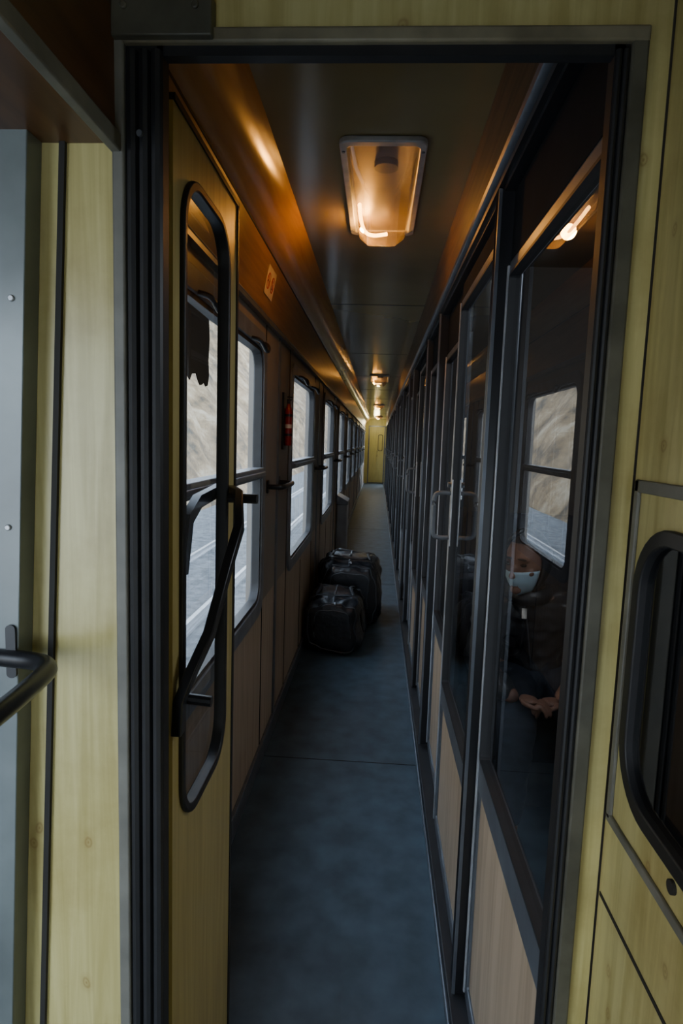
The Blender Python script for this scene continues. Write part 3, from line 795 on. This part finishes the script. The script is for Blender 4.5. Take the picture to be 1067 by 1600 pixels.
if len(pts)>3:
    bm=B(); tube(bm,[p+Vector((0,-.002,0)) for p in pts],.004,rel=False,n=6); z=finish('zip',bm,M_alud,person)
    bm=B(); p=pts[1]+Vector((-.004,-.012,-.01)); tube(bm,[p,p+Vector((0,-.006,-.04))],.010,.004,up=(0,1,0),rel=False,n=8); finish('zip_pull',bm,M_white,person)
bm2.free()
bm=B(); tube(bm,[tuple(Vector((.625+.075*math.cos(t*math.pi/8),2.44+.075*math.sin(t*math.pi/8),-.575-.012*math.sin(t*math.pi/8+.5)*-1))) for t in range(17)],.022,.03,n=10); finish('collar',bm,M_jacket,person)
info(person,'seated person in dark hooded jacket and pale blue mask, hands folded','person')
settle(person)

# ---------------- outside ----------------
bm=B(); box(bm,-6.6,-.9,-8,300,-2.95,-2.76); o=finish('ballast_bed',bm,M_ballast,smooth=False); info(o,'pale grey stone ballast beside the railway line','ground')
bm=B(); g=[]
rnd=random.Random(8)
prof=[(-6.6,-2.9),(-7.2,-2.1),(-8.0,-.7),(-9,.7),(-10.2,2.2),(-11.5,3.9),(-13.2,5.8),(-15,7.8),(-17,10.2),(-19,13),(-24,20),(-30,30)]
ys=[-8+1.3*i for i in range(76)]+[92+6*i for i in range(36)]
for y in ys:
    g.append([bm.verts.new((x+(rnd.uniform(-.3,.3) if x<-7 else 0),y,z+H+(rnd.uniform(-.35,.35) if x<-7 else 0)+(.5*math.sin(y*.35)+.3*math.sin(y*.9) if x<-9 else 0))) for x,z in prof])
for A,C in zip(g,g[1:]):
    for i in range(len(prof)-1): bm.faces.new((A[i],A[i+1],C[i+1],C[i]))
o=finish('hillside',bm,M_hill,angle=80); info(o,'dry tan-brown hillside rising beyond the railway line','hill')
for x in(-2.6,-4.05):
    bm=B(); box(bm,x-.035,x+.035,-8,200,-2.66,-2.6); box(bm,x-.01,x+.01,-8,200,-2.72,-2.66); box(bm,x-.06,x+.06,-8,200,-2.76,-2.72)
    o=finish('railway_rail',bm,M_steel,smooth=False); info(o,'steel rail on grey ballast outside windows','rail','rails of the neighbouring track'); settle(o)

w=bpy.data.worlds.new('World'); S.world=w; w.use_nodes=True; nt=w.node_tree
bg=nt.nodes['Background']; bg.inputs['Strength'].default_value=9.5
tc=nt.nodes.new('ShaderNodeTexCoord'); sp=nt.nodes.new('ShaderNodeSeparateXYZ'); r=nt.nodes.new('ShaderNodeValToRGB')
nt.links.new(tc.outputs['Generated'],sp.inputs[0]); nt.links.new(sp.outputs['Z'],r.inputs[0]); nt.links.new(r.outputs[0],bg.inputs[0])
r.color_ramp.elements[0].color=(.58,.66,.75,1); r.color_ramp.elements[1].color=(.52,.64,.80,1); r.color_ramp.elements[1].position=.7

# camera
th,ps,ro=math.radians(6.6),math.radians(3.25),math.radians(1.9)
F=Vector((-math.sin(ps)*math.cos(th),math.cos(ps)*math.cos(th),-math.sin(th)))
R0=Vector((math.cos(ps),math.sin(ps),0)); U0=R0.cross(F)
Rv=R0*math.cos(ro)+U0*math.sin(ro); Uv=U0*math.cos(ro)-R0*math.sin(ro)
cam=bpy.data.cameras.new('Camera'); cam.lens=21.375; cam.sensor_width=36; cam.clip_start=.02
cam.clip_end=600
co=bpy.data.objects.new('Camera',cam); COL.objects.link(co)
mt=Matrix((Rv,Uv,-F)).transposed().to_4x4(); mt.translation=Vector((0,0,H)); co.matrix_world=mt
S.camera=co
